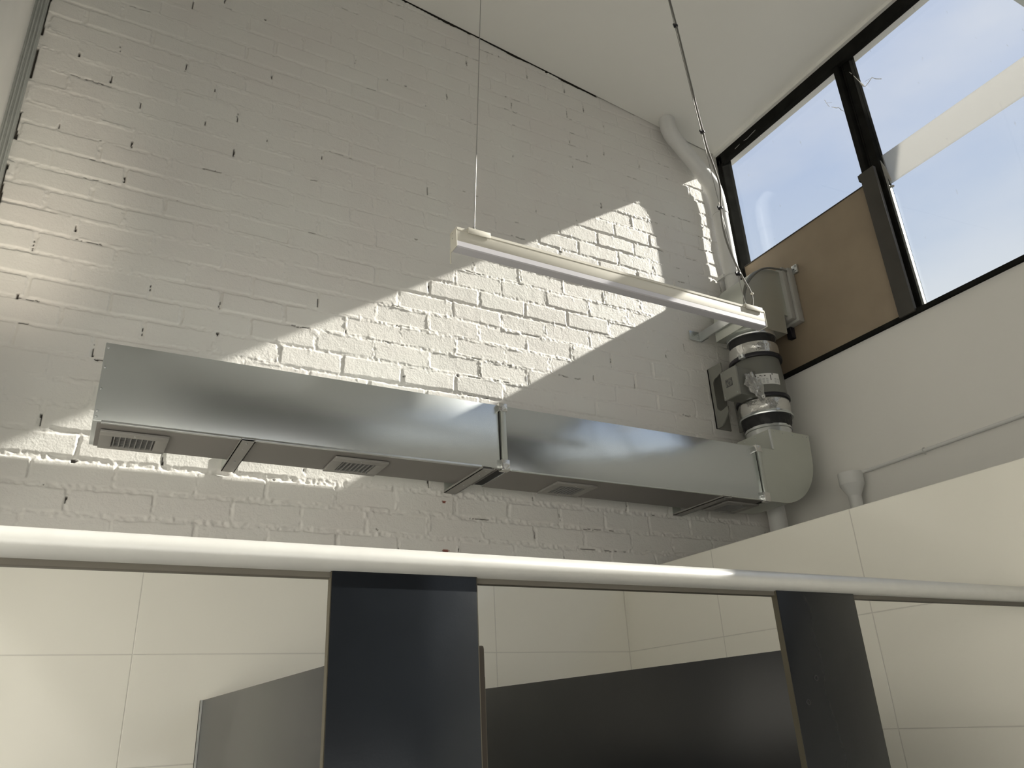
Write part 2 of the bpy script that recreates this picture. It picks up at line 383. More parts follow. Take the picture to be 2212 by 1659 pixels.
def brick_wall():
    x = np.arange(-0.405, 3.082, 0.0031); z = np.arange(0.45, 3.56, 0.0030)
    X, Z = np.meshgrid(x, z)
    PIT, ZO, LEN = 0.0865, 0.643, 0.237
    zz = Z - 0.0030 * vnoise(X * 3.1, Z * 3, 1) * 2 - 0.0016 * vnoise(X * 16, Z * 20, 2) * 2 - 0.0030 * vnoise(X * 60, Z * 60, 3) - 0.0018 * vnoise(X * 130, Z * 130, 31)
    row = np.floor((zz - ZO) / PIT).astype(int); fz = (zz - ZO) / PIT - row
    rs = np.random.RandomState(11)
    rowj = (rs.rand(256) - 0.5) * 0.016
    off = np.where(row % 2 == 0, 0.203, 0.085) + rowj[row & 255]
    xx = X - off - 0.0020 * vnoise(X * 20, Z * 16, 5) * 2 - 0.0030 * vnoise(X * 70, Z * 70, 6) - 0.0018 * vnoise(X * 130, Z * 130, 32)
    colf = xx / LEN; ci = np.floor(colf + 0.5).astype(int)          # nearest perpend
    pj = (rs.rand(256, 256) - 0.5) * 0.016
    dper = np.abs(xx - ci * LEN - pj[row & 255, ci & 255])
    bi = np.where(xx > ci * LEN + pj[row & 255, ci & 255], ci, ci - 1)
    dbed = np.minimum(fz, 1 - fz) * PIT
    wper = 0.0042 + 0.003 * vnoise(X * 5, Z * 9, 7) * 2
    wbed = 0.0050 + 0.0025 * np.clip((1.25 - Z) / 0.4, 0, 1) + 0.0022 * vnoise(X * 7, Z * 5, 8) * 2
    # rounded corners where bed and perpend meet
    a = dper - wper; b = dbed - wbed
    d = np.where((a < 0.008) & (b < 0.008), 0.008 - np.hypot(np.maximum(0.008 - a, 0), np.maximum(0.008 - b, 0)), np.minimum(a, b))
    p = np.clip(d / 0.0045, 0, 1); p = p * p * (3 - 2 * p)
    bh = (rs.rand(256, 256) - 0.5); tx = (rs.rand(256, 256) - 0.5); tz = (rs.rand(256, 256) - 0.5)
    r_, b_ = row & 255, bi & 255
    cx = xx - (bi + 0.5) * LEN; cz = (fz - 0.5) * PIT
    hb = 0.0034 * bh[r_, b_] + 0.016 * tx[r_, b_] * cx + 0.035 * tz[r_, b_] * cz + 0.0007 * vnoise(X * 30, Z * 30, 9) + 0.0004 * vnoise(X * 120, Z * 120, 33)
    # mortar: hollow in places, smeared flush or proud elsewhere
    sm = vnoise(X * 2.2, Z * 6.5, 10) + 0.5 * vnoise(X * 9, Z * 12, 12)
    low = np.clip((1.25 - Z) / 0.4, 0, 1)
    hm = -0.0026 + 0.0055 * np.clip(sm * 1.6 + 0.10, -0.4, 0.75) + 0.0030 * vnoise(X * 110, Z * 110, 13) + 0.0020 * vnoise(X * 50, Z * 50, 14)
    hm = hm + low * (0.0008 + 0.0050 * vnoise(X * 85, Z * 85, 41) + 0.0030 * vnoise(X * 38, Z * 38, 42))
    edge = np.exp(-((d - 0.001) / 0.0028) ** 2) * np.clip(vnoise(X * 24, Z * 40, 15) + 0.22, 0, 1) * 0.0022
    h = hm * (1 - p) + hb * p + edge
    # paint sags and lumps near the joints
    lump = np.clip(vnoise(X * 42, Z * 42, 16) - 0.33, 0, 1) * np.exp(-np.clip(d, 0, 1) / 0.012) * 0.02
    h = h + lump
    # unpainted gaps, darkened for their shade: narrow deep slots at some perpends, a few along beds
    gp = rs.rand(256, 256)[r_, ci & 255]
    gw = 0.0006 + 0.0028 * np.clip(vnoise(X * 40, Z * 36, 17) + 0.35, 0, 1)
    slot = (dper < gw) & (gp < 0.34) & (fz > 0.10) & (fz < 0.62) & (vnoise(X * 3, Z * 28, 18) > 0.02)
    bed = (dbed < 0.0014) & (vnoise(X * 8, Z * 7, 19) > 0.30) & (vnoise(X * 45, Z * 30, 20) > -0.05)
    holes = (vnoise(X * 21, Z * 21, 21) > 0.490) & (d < 0.010)
    pit = slot | bed | holes
    # ragged shadow gap under the ceiling and at the left end
    dc = (3.1222 - 0.12 * (X - XR)) - Z
    pit |= (dc < 0.006 + 0.007 * (vnoise(X * 9, Z * 0 + 3, 22) + 0.05)) & (dc > -0.02) & (X > 0.15) & (X < 2.2)
    pit |= (X < -0.3985 + 0.004 * (vnoise(X * 0 + 5, Z * 22, 23)) * 2) & (vnoise(X * 0 + 2, Z * 10, 24) > -0.25)
    h = np.where(pit, -0.012, h)
    # chip under the second duct bracket, down to the red brick
    red = ((np.hypot((X - 1.215) * 0.3, Z - 0.787) < 0.0045) | (np.hypot((X - 1.22) * 0.3, Z - 0.600) < 0.0045)) & (vnoise(X * 60, Z * 60, 25) > -0.12)
    h = np.where(red, h - 0.002, h)
    ny, nx = X.shape
    co = np.stack([X, YB - h, Z + E], -1).reshape(-1, 3).astype(np.float32)
    idx = np.arange(ny * nx).reshape(ny, nx)
    q = np.stack([idx[:-1, :-1], idx[:-1, 1:], idx[1:, 1:], idx[1:, :-1]], -1).reshape(-1, 4)
    me = bpy.data.meshes.new('wall_back')
    me.vertices.add(len(co)); me.vertices.foreach_set('co', co.ravel())
    me.loops.add(q.size); me.loops.foreach_set('vertex_index', q.ravel().astype(np.int32))
    me.polygons.add(len(q)); me.polygons.foreach_set('loop_start', np.arange(0, q.size, 4, dtype=np.int32))
    me.polygons.foreach_set('loop_total', np.full(len(q), 4, dtype=np.int32))
    me.polygons.foreach_set('use_smooth', np.ones(len(q), dtype=bool))
    me.update(calc_edges=True)
    ca = me.color_attributes.new('paint', 'FLOAT_COLOR', 'POINT')
    c = np.ones((ny, nx, 4), dtype=np.float32)
    c[pit] = (0.10, 0.09, 0.08, 1)  # shade inside the gaps goes into the vertex colour, with the bare material
    c[red] = (0.36, 0.13, 0.10, 1)
    ca.data.foreach_set('color', c.ravel())
    me.materials.append(M['brick'])
    o = bpy.data.objects.new('wall_back', me); COL.objects.link(o)
    tag(o, kind='structure')
brick_wall()
# blockwork behind the brick face, so no light leaks past it
struct('wall_back_core', MB().box(XL - 0.1, XR - 0.002, 2.70, 2.86, -E, 3.75), M['plaster'])
struct('wall_back_tiled', MB().box(XL, 2.10, 2.62, 2.656, -E, 0.533, bev=0.001), M['tile_back'])
struct('wall_right_tiled', MB().box(2.0, 2.10, YF, 2.62, -E, 0.533, bev=0.001), M['tile_right'])

# ------------------------------------------------------------------ clerestory window
win = tag(bpy.data.objects.new('window_1', None), kind='structure'); COL.objects.link(win)
win.location = (3.1, 1.2, E + 1.564)
fm = MB()
fm.box(3.066, 3.094, YF, 2.656, 3.034, 3.112).box(3.094, 3.150, YF, 2.656, 3.085, 3.112)       # head
fm.box(3.066, 3.150, 2.618, 2.656, 1.574, 3.09).box(3.062, 3.068, 2.630, 2.636, 1.58, 3.06)      # jamb by the brick wall
fm.box(3.062, 3.150, YF, 2.656, 1.553, 1.574)                   # sill
fm.build('frame', M['black'], win)
for (ya, yb) in ((1.715, 1.797), (0.74, 0.80), (-0.20, -0.14), (-1.15, -1.09), (-2.1, -2.04)):
    mb = MB().box(3.072, 3.150, yb - 0.028, yb, 1.574, 3.084, bev=0.002)
    mb.box(3.104, 3.150, ya, yb - 0.028, 1.574, 3.084).box(3.096, 3.104, yb - 0.040, yb - 0.036, 1.574, 3.084).box(3.096, 3.104, ya, ya + 0.004, 1.574, 3.084)
    mu = mb.build('mullion', M['black'], win)
cv = MB().box(3.052, 3.072, 1.722, 1.800, 1.562, 2.352, bev=0.002).box(3.056, 3.072, 1.730, 1.812, 2.318, 2.352).build('mullion_cover', M['brownblack'], win, label='flat dark brown cover plate on the lower mullion')
MB().box(3.108, 3.125, 1.704, 1.7145, 1.60, 2.235).box(3.100, 3.106, 1.699, 1.703, 1.60, 2.235).build('edge_strip', M['alu'], win, label='pale aluminium edge strip')
for (ya, yb) in ((1.797, 2.618), (0.80, 1.715), (-0.14, 0.74), (-1.09, -0.20), (-2.04, -1.15), (YF, -2.1)):
    MB().box(3.122, 3.127, ya, yb, 1.574, 3.088).build('pane', M['glass'], win, smooth=False)

# milky board across the larger pane and the tape at its end
fb = tag(MB().box(3.140, 3.152, 0.80, 1.742, 2.272, 2.436, bev=0.001).build('transom_board', M['film']),
         'milky white horizontal board seen across the large window pane', 'board')
tp = MB()
tp.prism([(1.738, 2.405), (1.716, 2.402), (1.700, 2.34), (1.688, 2.262), (1.697, 2.255), (1.706, 2.30), (1.708, 2.245), (1.722, 2.235), (1.735, 2.26)], 3.112, 3.1185, axis=0)
tp.prism([(1.728, 2.235), (1.688, 2.222), (1.684, 2.230), (1.72, 2.252)], 3.110, 3.116, axis=0)
tag(tp.build('tape_piece', M['paper'], smooth=False), 'crumpled torn grey tape piece at the left end of the milky board', 'tape')

# brown board closing the lower left pane
bd = empty('plywood_panel', 3.09, 2.2, 1.575, 'plain brown board filling the lower part of the narrow window pane', 'panel')
MB().box(3.082, 3.098, 1.797, 2.614, 1.575, 2.302, bev=0.001).build('board_sheet', M['board'], bd)
MB().box(3.078, 3.100, 1.800, 2.612, 2.300, 2.3045).build('top_edge', M['brownblack'], bd, label='thin dark edge line along the top')

# outside, a rafter passing over the window
tag(MB().box(3.3, 6.5, 1.19, 1.30, 3.575, 3.78, bev=0.004).build('roof_rafter', M['trimgrey']), 'grey rafter outside, at the upper right corner of the window', 'beam')

# cobwebs
def web(paths, name, label):
    mb = MB()
    for pts, r in paths:
        mb.tube(pts, r, n=5)
    return tag(mb.build(name, M['cobweb']), label, 'cobweb')
def xz(pts, x=3.104): return [(x + 0.004 * math.sin(i * 1.7), y, z) for i, (y, z) in enumerate(pts)]
web([(xz([(1.764, 3.010), (1.745, 3.000), (1.722, 2.950), (1.699, 2.886), (1.690, 2.855)]), 0.0018),
     (xz([(1.699, 2.886), (1.692, 2.860), (1.685, 2.842), (1.677, 2.826)]), [0.001, 0.0045, 0.005, 0.0015]),
     (xz([(1.677, 2.826), (1.658, 2.837), (1.631, 2.845), (1.612, 2.817), (1.590, 2.800)]), 0.0018),
     (xz([(1.672, 2.855), (1.650, 2.853), (1.635, 2.843)]), 0.0007)], 'cobweb', 'cobweb with a dead leaf hanging beside the top of the mullion')
web([(xz([(1.902, 2.933), (1.894, 2.892), (1.885, 2.872)]), 0.0012), (xz([(1.893, 2.905), (1.880, 2.895), (1.865, 2.882)]), 0.0008),
     (xz([(1.875, 2.863), (1.852, 2.838), (1.838, 2.828), (1.827, 2.801), (1.818, 2.786)]), [0.0008, 0.002, 0.0012, 0.0018, 0.0008])], 'cobweb', 'small torn cobweb in the narrow window pane left of the mullion')
web([(xz([(2.50, 3.052), (2.44, 3.062), (2.40, 3.05), (2.33, 3.057)], 3.064), 0.0008)], 'cobweb', 'fine cobweb strands on the black window head near the corner')

# ------------------------------------------------------------------ ventilation duct
YD0, YD1, ZB, ZT = 2.335, 2.555, 0.829, 1.0765
duct = empty('ventilation_duct', -0.01, YD0, ZB, 'long galvanised rectangular duct under the sunlit brick, with rounded elbow at its right end', 'duct')
s1 = MB().box(-0.010, 1.289, YD0, YD1, ZB + 0.003, ZT, bev=0.0015).build('duct_section', M['galv'], duct)
s2 = MB().box(1.3215, 2.590, YD0, YD1, ZB, ZT, bev=0.0015).build('duct_section', M['galvwavy'], duct)
MB().box(0.012, 1.215, YD0 - 0.0012, YD0 + 0.012, ZB - 0.0005, ZB + 0.007, bev=0.0006).build('hem_edge', M['galvbright'], s1, label='bright folded lower edge')
MB().box(1.335, 2.575, YD0 - 0.0012, YD0 + 0.005, ZB - 0.0015, ZB + 0.003).build('hem_edge', M['galvdull'], s2)
MB().box(0.002, 1.285, YD0 + 0.012, YD1 - 0.001, ZB + 0.0005, ZB + 0.004).build('bottom_panel', M['underside'], s1, label='matt underside with its dark brownish reflections in the colour')
MB().box(1.325, 2.588, YD0 + 0.005, YD1 - 0.001, ZB - 0.0016, ZB + 0.001).build('bottom_panel', M['underside'], s2, label='matt underside with its dark brownish reflections in the colour')
def screw(x, y, z, ax, parent, r=0.0035, m='galvbright'):
    mb = MB()
    k = {0: (0.5, 1, 1), 1: (1, 0.5, 1), 2: (1, 1, 0.5)}[ax]
    mb.ball(x, y, z, r, *k, n=10)
    return mb.build('screw', M[m], parent)
for z in (1.060, 0.997, 0.930, 0.862, 0.845): screw(-0.002, YD0 - 0.001, z, 1, s1)
for (xa, lab) in ((1.291, 's1'), (2.590, 's2')):
    MB().box(xa, xa + 0.032, YD0 + 0.004, YD1 - 0.004, ZB + 0.004, ZT - 0.004).build('joint_gap', M['dark'], duct)
    js = MB().box(xa + 0.005, xa + 0.026, YD0 - 0.010, YD0 + 0.004, ZB + 0.012, ZT - 0.010, bev=0.002).box(xa + 0.005, xa + 0.026, YD0, YD1, ZT - 0.004, ZT + 0.004).build('joint_cleat', M['galvdull'], duct)
    for (za, zb) in ((ZT - 0.026, ZT + 0.006), (ZB - 0.006, ZB + 0.036)):
        MB().box(xa - 0.002, xa + 0.033, YD0 - 0.0125, YD0 + 0.016, za, zb, bev=0.003).build('foil_tape_wrap', M['foil'], duct)
# elbow at the right end
op = [(2.620, ZB)] + arc(2.711, ZT, ZT - ZB, -90, 0, 22) + [(2.966, 1.178), (2.711, 1.178), (2.711, ZT), (2.620, ZT)]
el = MB().prism(op, YD0, 2.545).build('elbow', M['galvdull'], duct)
MB().box(2.703, 2.713, YD0 - 0.0015, YD0 + 0.006, ZT + 0.002, 1.178, bev=0.001).build('corner_seam', M['galvbright'], el)
for x in (2.703, 2.735, 2.79, 2.855, 2.925, 2.95): screw(x, YD0 - 0.001, 1.166, 1, el, 0.003)
for y in (2.375, 2.43, 2.50): screw(2.711, y, 1.164, 0, el, 0.003)
FX, FY = 2.825, 2.444
def band(prof, name, m, parent, wob=None, **k): return MB().lathe(prof, FX, FY, wob=wob).build(name, m, parent, **k)
band([(0.106, 1.176), (0.106, 1.205), (0.110, 1.208), (0.110, 1.214), (0.106, 1.216), (0.106, 1.222)], 'spigot', M['galvbright'], duct)

# grilles on the underside
for i, (gx, lab) in enumerate(((0.106, 'galvanised vent grille under the left end of the duct, its bars visible'),
                               (0.797, 'vent grille under the duct between the left and middle brackets'),
                               (1.655, 'vent grille under the duct just right of the taped middle joint'),
                               (2.516, 'vent grille under the duct next to the rounded elbow, nearly edge-on'))):
    g = empty('vent_grille', gx, 2.462, ZB, lab, 'grille', 'vent grilles under the duct')
    f = MB()
    x0, x1, y0, y1 = gx - 0.092, gx + 0.092, 2.386, 2.540
    u0, u1, v0, v1 = gx - 0.058, gx + 0.058, 2.420, 2.518
    f.box(x0, x1, y0, v0, ZB - 0.0095, ZB - 0.0017, bev=0.001).box(x0, x1, v1, y1, ZB - 0.0095, ZB - 0.0017, bev=0.001)
    f.box(x0, u0, v0, v1, ZB - 0.0095, ZB - 0.0017, bev=0.001).box(u1, x1, v0, v1, ZB - 0.0095, ZB - 0.0017, bev=0.001)
    f.build('frame', M['grilleframe'], g)
    MB().box(u0 + 0.001, u1 - 0.001, v0 + 0.001, v1 - 0.001, ZB - 0.0030, ZB - 0.0018).build('opening', M['dark'], g)
    b = MB()
    for k in range(8):
        xx = u0 + 0.006 + k * (u1 - u0 - 0.012) / 7
        b.box(xx - 0.0013, xx + 0.0013, v0, v1, ZB - 0.0088, ZB - 0.0035)
    b.build('blades', M['grille'], g)
    b = MB()
    for k in range(10):
        yy = v0 + 0.005 + k * (v1 - v0 - 0.010) / 9
        b.box(u0, u1, yy - 0.0008, yy + 0.0008, ZB - 0.0055, ZB - 0.0034)
    b.build('rear_blades', M['grille'], g)
    screw(gx, 2.400, ZB - 0.0100, 2, g, 0.003); screw(gx - 0.004, 2.530, ZB - 0.0100, 2, g, 0.003)

for (xa, xb, lab) in ((0.392, 0.434, 'left flat steel bracket carrying the duct, between the first two vent grilles'),
                      (1.212, 1.262, 'middle steel bracket under the duct beside the taped joint'),
                      (2.345, 2.392, 'right steel bracket under the duct beside the last vent grille')):
    bk = empty('duct_bracket', xa, 2.64, ZB - 0.012, lab, 'bracket', 'steel brackets under the duct')
    mb = MB().box(xa, xb, 2.326, 2.652, ZB - 0.010, ZB - 0.0075).box(xa, xa + 0.0025, 2.326, 2.652, ZB - 0.010, ZB + 0.0)
    mb.box(xb - 0.0025, xb, 2.326, 2.652, ZB - 0.010, ZB + 0.0)
    arm = mb.build('arm', M['grilleframe'], bk)
    MB().box(xa, xb, 2.648, 2.6515, ZB - 0.010, ZB + 0.055, bev=0.001).build('wall_plate', M['galvdull'], bk)
    xm = (xa + xb) / 2
    screw(xm, 2.40, ZB - 0.0105, 2, bk, 0.003); screw(xm, 2.53, ZB - 0.0105, 2, bk, 0.003); screw(xm, 2.345, ZB - 0.0105, 2, bk, 0.003)

# ------------------------------------------------------------------ fan and its connectors
def wr(seed, amp):
    rnd = random.Random(seed); ph = [rnd.uniform(0, 6.28) for _ in range(5)]
    def f(t, z): return amp * (math.sin(7 * t + ph[0] + z * 60) + 0.7 * math.sin(13 * t + ph[1] - z * 90) + 0.5 * math.sin(21 * t + ph[2] + z * 140)) / 2.2
    return f
def connector(za, zb, lab, flare):
    c = empty('flexible_connector', FX, FY, za, lab, 'connector')
    n = 10
    prof = [(0.104 + flare * (i / n) + 0.004 * math.sin(PI * i / n), za + (zb - za) * i / n) for i in range(n + 1)]
    MB().lathe(prof, FX, FY, n=120, wob=wr(int(za * 100), 0.022)).build('fabric_sleeve', M['fabric'], c)
    return c
c1 = connector(1.218, 1.274, 'wrinkled black fabric connector between the duct elbow and the fan', 0.012)
band([(0.118, 1.270), (0.126, 1.270), (0.128, 1.276), (0.122, 1.281), (0.121, 1.288), (0.117, 1.290)], 'collar', M['galv'], c1)
band([(0.117, 1.287), (0.1205, 1.288), (0.1205, 1.305), (0.122, 1.310), (0.121, 1.346), (0.116, 1.348)], 'foil_band', M['foil'], c1)
c2 = connector(1.644, 1.704, 'wrinkled black fabric connector between the fan and the upper elbow', 0.006)
band([(0.112, 1.586), (0.1205, 1.588), (0.120, 1.615), (0.1215, 1.618), (0.120, 1.645), (0.112, 1.647)], 'foil_band', M['foil'], c2)

fan = empty('inline_fan', FX, FY, 1.35, 'grey tubular duct fan with a square terminal box, standing in the corner', 'fan')
band([(0.110, 1.350), (0.118, 1.352), (0.118, 1.366), (0.119, 1.372), (0.1185, 1.46), (0.116, 1.53), (0.113, 1.562), (0.113, 1.588), (0.105, 1.590)], 'body', M['fan'], fan)
for z in (1.362, 1.574):
    cb = band([(0.118, z - 0.009), (0.127, z - 0.009), (0.129, z - 0.004), (0.129, z + 0.004), (0.127, z + 0.009), (0.118, z + 0.009)], 'clamp_band', M['rubber'], fan)
    MB().box(2.690, 2.712, 2.395, 2.425, z - 0.011, z + 0.011, bev=0.002).tube([(2.683, 2.410, z), (2.715, 2.400, z)], 0.004).build('clamp_bolt', M['galvbright'], cb)
tb = MB().box(2.612, 2.745, 2.374, 2.472, 1.352, 1.494, bev=0.006, seg=3).build('terminal_box', M['fan'], fan)
MB().box(2.599, 2.613, 2.371, 2.475, 1.349, 1.497, bev=0.005, seg=3).build('lid', M['fanlid'], tb)
for (y, z) in ((2.383, 1.483), (2.463, 1.483), (2.383, 1.362), (2.463, 1.362)): screw(2.5985, y, z, 0, tb, 0.0032, 'trimgrey')
# emblem on the lid: dark square with a pale swirl
lg = MB().prism([(2.446, 1.447), (2.404, 1.447), (2.404, 1.406), (2.446, 1.406)], 2.5978, 2.5992, axis=0).build('emblem', M['ink'], tb, smooth=False)
sw = MB()
sw.tube([(2.5972, 2.4195 + 0.0115 * math.cos(t), 1.4235 + 0.0125 * math.sin(t)) for t in [2 * PI * k / 24 for k in range(24)]], 0.0017, n=6, closed=True)
sw.tube([(2.5972, 2.4195 + 0.0055 * math.cos(t), 1.4235 + 0.0060 * math.sin(t)) for t in [2 * PI * k / 16 for k in range(13)]], 0.0012, n=6)
sw.tube([(2.5972, 2.443, 1.409), (2.5972, 2.4375, 1.432), (2.5972, 2.4300, 1.412)], 0.0017, n=6)
for k in range(4): sw.box(2.5968, 2.5978, 2.406, 2.444, 1.4405 + k * 0.0018, 1.4413 + k * 0.0018)
sw.build('swirl_mark', M['fanlid'], lg)
# rating label curved on the body
def curved(a0, a1, z0, z1, r, n=14):
    mb = MB(); A = []
    for i in range(n + 1):
        t = math.radians(a0 + (a1 - a0) * i / n)
        A.append([mb.bm.verts.new((FX + q * math.cos(t), FY + q * math.sin(t), z)) for (q, z) in ((r, z0), (r, z1), (r - 0.001, z1), (r - 0.001, z0))])
    for i in range(n):
        for k in range(4): mb.bm.faces.new((A[i][k], A[i][(k + 1) % 4], A[i + 1][(k + 1) % 4], A[i + 1][k]))
    mb.bm.faces.new(A[0]); mb.bm.faces.new(A[-1][::-1])
    return mb
lb = curved(212, 272, 1.414, 1.470, 0.1202).build('rating_label', M['label'], fan, label='white printed rating label')
pr = MB()
def inkbar(a, z, w, h):
    t = math.radians(a); q = 0.1205
    px, py = FX + q * math.cos(t), FY + q * math.sin(t)
    dx, dy = -math.sin(t), math.cos(t)
    v = []
    for rr in (0, 0.0006):
        for (s_, u_) in ((-1, -1), (1, -1), (1, 1), (-1, 1)):
            v.append(pr.bm.verts.new((px + dx * s_ * w / 2 + rr * math.cos(t), py + dy * s_ * w / 2 + rr * math.sin(t), z + u_ * h / 2)))
    for f in ((0, 1, 2, 3), (7, 6, 5, 4), (0, 4, 5, 1), (1, 5, 6, 2), (2, 6, 7, 3), (3, 7, 4, 0)): pr.bm.faces.new([v[i] for i in f])
inkbar(215, 1.461, 0.009, 0.007); inkbar(226, 1.460, 0.006, 0.006); inkbar(229.5, 1.457, 0.005, 0.004); inkbar(236, 1.458, 0.008, 0.006)
inkbar(221, 1.452, 0.003, 0.006); inkbar(249, 1.447, 0.0035, 0.028); inkbar(254, 1.465, 0.008, 0.005)
for k in range(5):
    for a in (216, 224, 232, 240, 260, 267): inkbar(a, 1.420 + k * 0.0055, 0.011, 0.0009)
pr.build('print', M['ink'], lb, smooth=False)
# wall bracket of the fan with a rounded cut-out
bp = [(2.657, 1.610), (2.657, 1.286), (2.615, 1.286), (2.575, 1.325), (2.560, 1.345)] + [(2.560 + 0.0, 1.375)] + arc(2.600, 1.395, 0.030, 270, 360, 8) + arc(2.600, 1.515, 0.030, 0, 90, 8) + [(2.560, 1.560), (2.560, 1.610)]
MB().prism(bp, 2.705, 2.712, axis=0).box(2.705, 2.800, 2.650, 2.657, 1.286, 1.610).box(2.86, 2.867, 2.560, 2.657, 1.286, 1.610).build('mounting_bracket', M['fanlid'], fan, smooth=False)
# clear plastic bag left on the terminal box
pb = MB(); q = bmesh.ops.create_icosphere(pb.bm, subdivisions=4, radius=1)
rnd = random.Random(5)
from mathutils import noise as mnoise
for v in q['verts']:
    c = v.co.copy(); k = 1 + 0.55 * mnoise.noise(c * 2.2) + 0.40 * abs(mnoise.noise(c * 5)) - 0.2
    v.co = Vector((2.684 + c.x * 0.048 * k, 2.350 + c.y * 0.020 * k, 1.392 + c.z * 0.056 * k - c.x * 0.030))
pbo = tag(pb.build('plastic_bag', M['plastic'], ang=18), 'crumpled clear plastic bag stuck beside the fan terminal box', 'bag')
mb = MB().tube([(2.705, 2.322, 1.395), (2.700, 2.318, 1.372), (2.692, 2.315, 1.350), (2.688, 2.313, 1.334)], 0.0035, n=8)
mb.build('hanging_tail', M['paper'], pbo)
MB().tube([(2.680 + 0.007 * math.cos(t), 2.309, 1.322 + 0.007 * math.sin(t)) for t in [2 * PI * k / 18 for k in range(18)]], 0.0028, n=8, closed=True).build('ring_end', M['label'], pbo, label='small white ring at the tip')

# upper elbow from the fan to the board
ue = empty('duct_elbow', FX, YD0, 1.715, 'dull galvanised duct elbow curving from above the fan to the brown board', 'duct')
CX, CZ, CR = 2.968, 1.820, 0.272
op = [(2.688, 1.714)] + [(2.690, 1.80)] + arc(CX, CZ, CR, 176, 90, 24) + [(3.080, 2.092), (3.080, 1.832), (2.978, 1.832), (2.972, 1.722)]
ueb = MB().prism(op, YD0, 2.545).build('casing', M['galvdull'], ue)
band([(0.105, 1.690), (0.120, 1.690), (0.122, 1.696), (0.119, 1.702), (0.119, 1.716), (0.105, 1.716)], 'spigot', M['galvbright'], ue)
fl = MB().box(3.004, 3.038, 2.312, 2.560, 1.808, 2.112, bev=0.005)
fl.box(3.038, 3.081, 2.300, 2.590, 1.796, 2.112, bev=0.006)
fl.build('taped_collar', M['paper'], ue, label='grey taped collar against the board')
MB().box(3.068, 3.0815, 2.268, 2.302, 2.075, 2.122, bev=0.001).build('fixing_tab', M['galvbright'], ue)
for (y, z) in ((2.276, 2.112), (2.290, 2.098), (2.278, 2.086)): screw(3.066, y, z, 0, ue, 0.003, 'ink')
for (x, z) in ((2.700, 1.727), (2.965, 1.733), (2.960, 1.80)): screw(x, YD0 - 0.001, z, 1, ue, 0.003)
MB().box(3.050, 3.080, 2.372, 2.402, 1.735, 1.800, bev=0.001).build('cable_gland_box', M['rubber'], ue, label='small black box under the collar')
sb = empty('elbow_bracket', 2.66, 2.64, 1.765, 'galvanised channel bracket fixing the upper elbow to the brick wall', 'bracket')
MB().box(2.676, 2.688, 2.338, 2.652, 1.764, 1.812, bev=0.001).build('arm', M['galvbright'], sb)
ft = MB().box(2.612, 2.690, 2.644, 2.650, 1.762, 1.814, bev=0.001).box(2.6905, 2.694, 2.60, 2.650, 1.762, 1.814).build('foot_plate', M['galv'], sb)
for x in (2.635, 2.665): screw(x, 2.643, 1.787, 1, sb, 0.003)
# flex running over the elbow
def smoothpts(P, n=8):
    P = [Vector(p) for p in P]; out = []
    for i in range(len(P) - 1):
        p0 = P[max(i - 1, 0)]; p1 = P[i]; p2 = P[i + 1]; p3 = P[min(i + 2, len(P) - 1)]
        for k in range(n):
            t = k / n
            out.append(0.5 * ((2 * p1) + (-p0 + p2) * t + (2 * p0 - 5 * p1 + 4 * p2 - p3) * t * t + (-p0 + 3 * p1 - 3 * p2 + p3) * t ** 3))
    out.append(P[-1]); return out
tag(MB().tube(smoothpts([(2.690, 2.322, 1.745), (2.688, 2.322, 1.80), (2.698, 2.322, 1.873), (2.735, 2.322, 1.945), (2.785, 2.322, 2.005), (2.85, 2.322, 2.058), (2.90, 2.32, 2.080), (2.955, 2.32, 2.092), (3.01, 2.315, 2.094), (3.06, 2.31, 2.088)]), 0.0052, n=8).build('power_flex', M['cord']),
    'thin grey flex arching over the upper duct elbow', 'cable')

# ------------------------------------------------------------------ pendant batten light
YP = 1.646
ld = empty('pendant_light', 1.40, YP, 1.215, 'long cream batten light hanging on wires in front of the brick wall', 'light')
XA, XB = 0.800, 1.998
hs = MB().box(XA + 0.003, XB - 0.003, YP, YP + 0.038, 1.240, 1.2835, bev=0.0015)
hs.box(XA + 0.003, XB - 0.003, YP - 0.0015, YP + 0.001, 1.2765, 1.2845)
hs.build('housing', M['cream'], ld)
prof = [(YP + 0.0005, 1.240), (YP + 0.0005, 1.224), (YP + 0.004, 1.2215), (YP + 0.034, 1.2215), (YP + 0.0375, 1.224), (YP + 0.0375, 1.240)]
MB().prism(prof, XA + 0.003, XB - 0.003, axis=0).build('diffuser', M['diffuser'], ld, label='frosted diffuser strip')
for (xa, xb) in ((XA, XA + 0.003), (XB - 0.003, XB)):
    ec = MB().box(xa, xb, YP - 0.001, YP + 0.039, 1.220, 1.2845, bev=0.001).build('end_cap', M['cream'], ld)
    if xa == XA:
        screw(xa - 0.001, YP + 0.022, 1.258, 0, ec, 0.002, 'trimgrey'); screw(xa - 0.001, YP + 0.022, 1.274, 0, ec, 0.0015, 'trimgrey')
MB().box(XA - 0.001, XA + 0.0015, YP + 0.036, YP + 0.041, 1.185, 1.23).build('end_tab', M['cream'], ld)
for (xa, xb) in ((0.836, 0.908), (1.905, 1.984)):
    MB().box(xa, xb, YP - 0.006, YP + 0.043, 1.2845, 1.290, bev=0.001).box(xa, xb, YP - 0.0065, YP - 0.002, 1.271, 1.290, bev=0.0018).build('mounting_clip', M['cream'], ld)
def wire(x0, z0, x1, z1): return MB().tube([(x0, YP + 0.02, z0), (x1, YP + 0.02, z1)], 0.0014, n=8)
w1 = wire(0.869, 1.312, 0.987, ceil_z(0.987) + 0.003).build('suspension_wire', M['wire'], ld)
MB().lathe([(0.0045, 1.288), (0.0045, 1.306), (0.003, 1.314), (0.002, 1.316)], 0.868, YP + 0.02, n=16).build('wire_grip', M['galvbright'], w1)
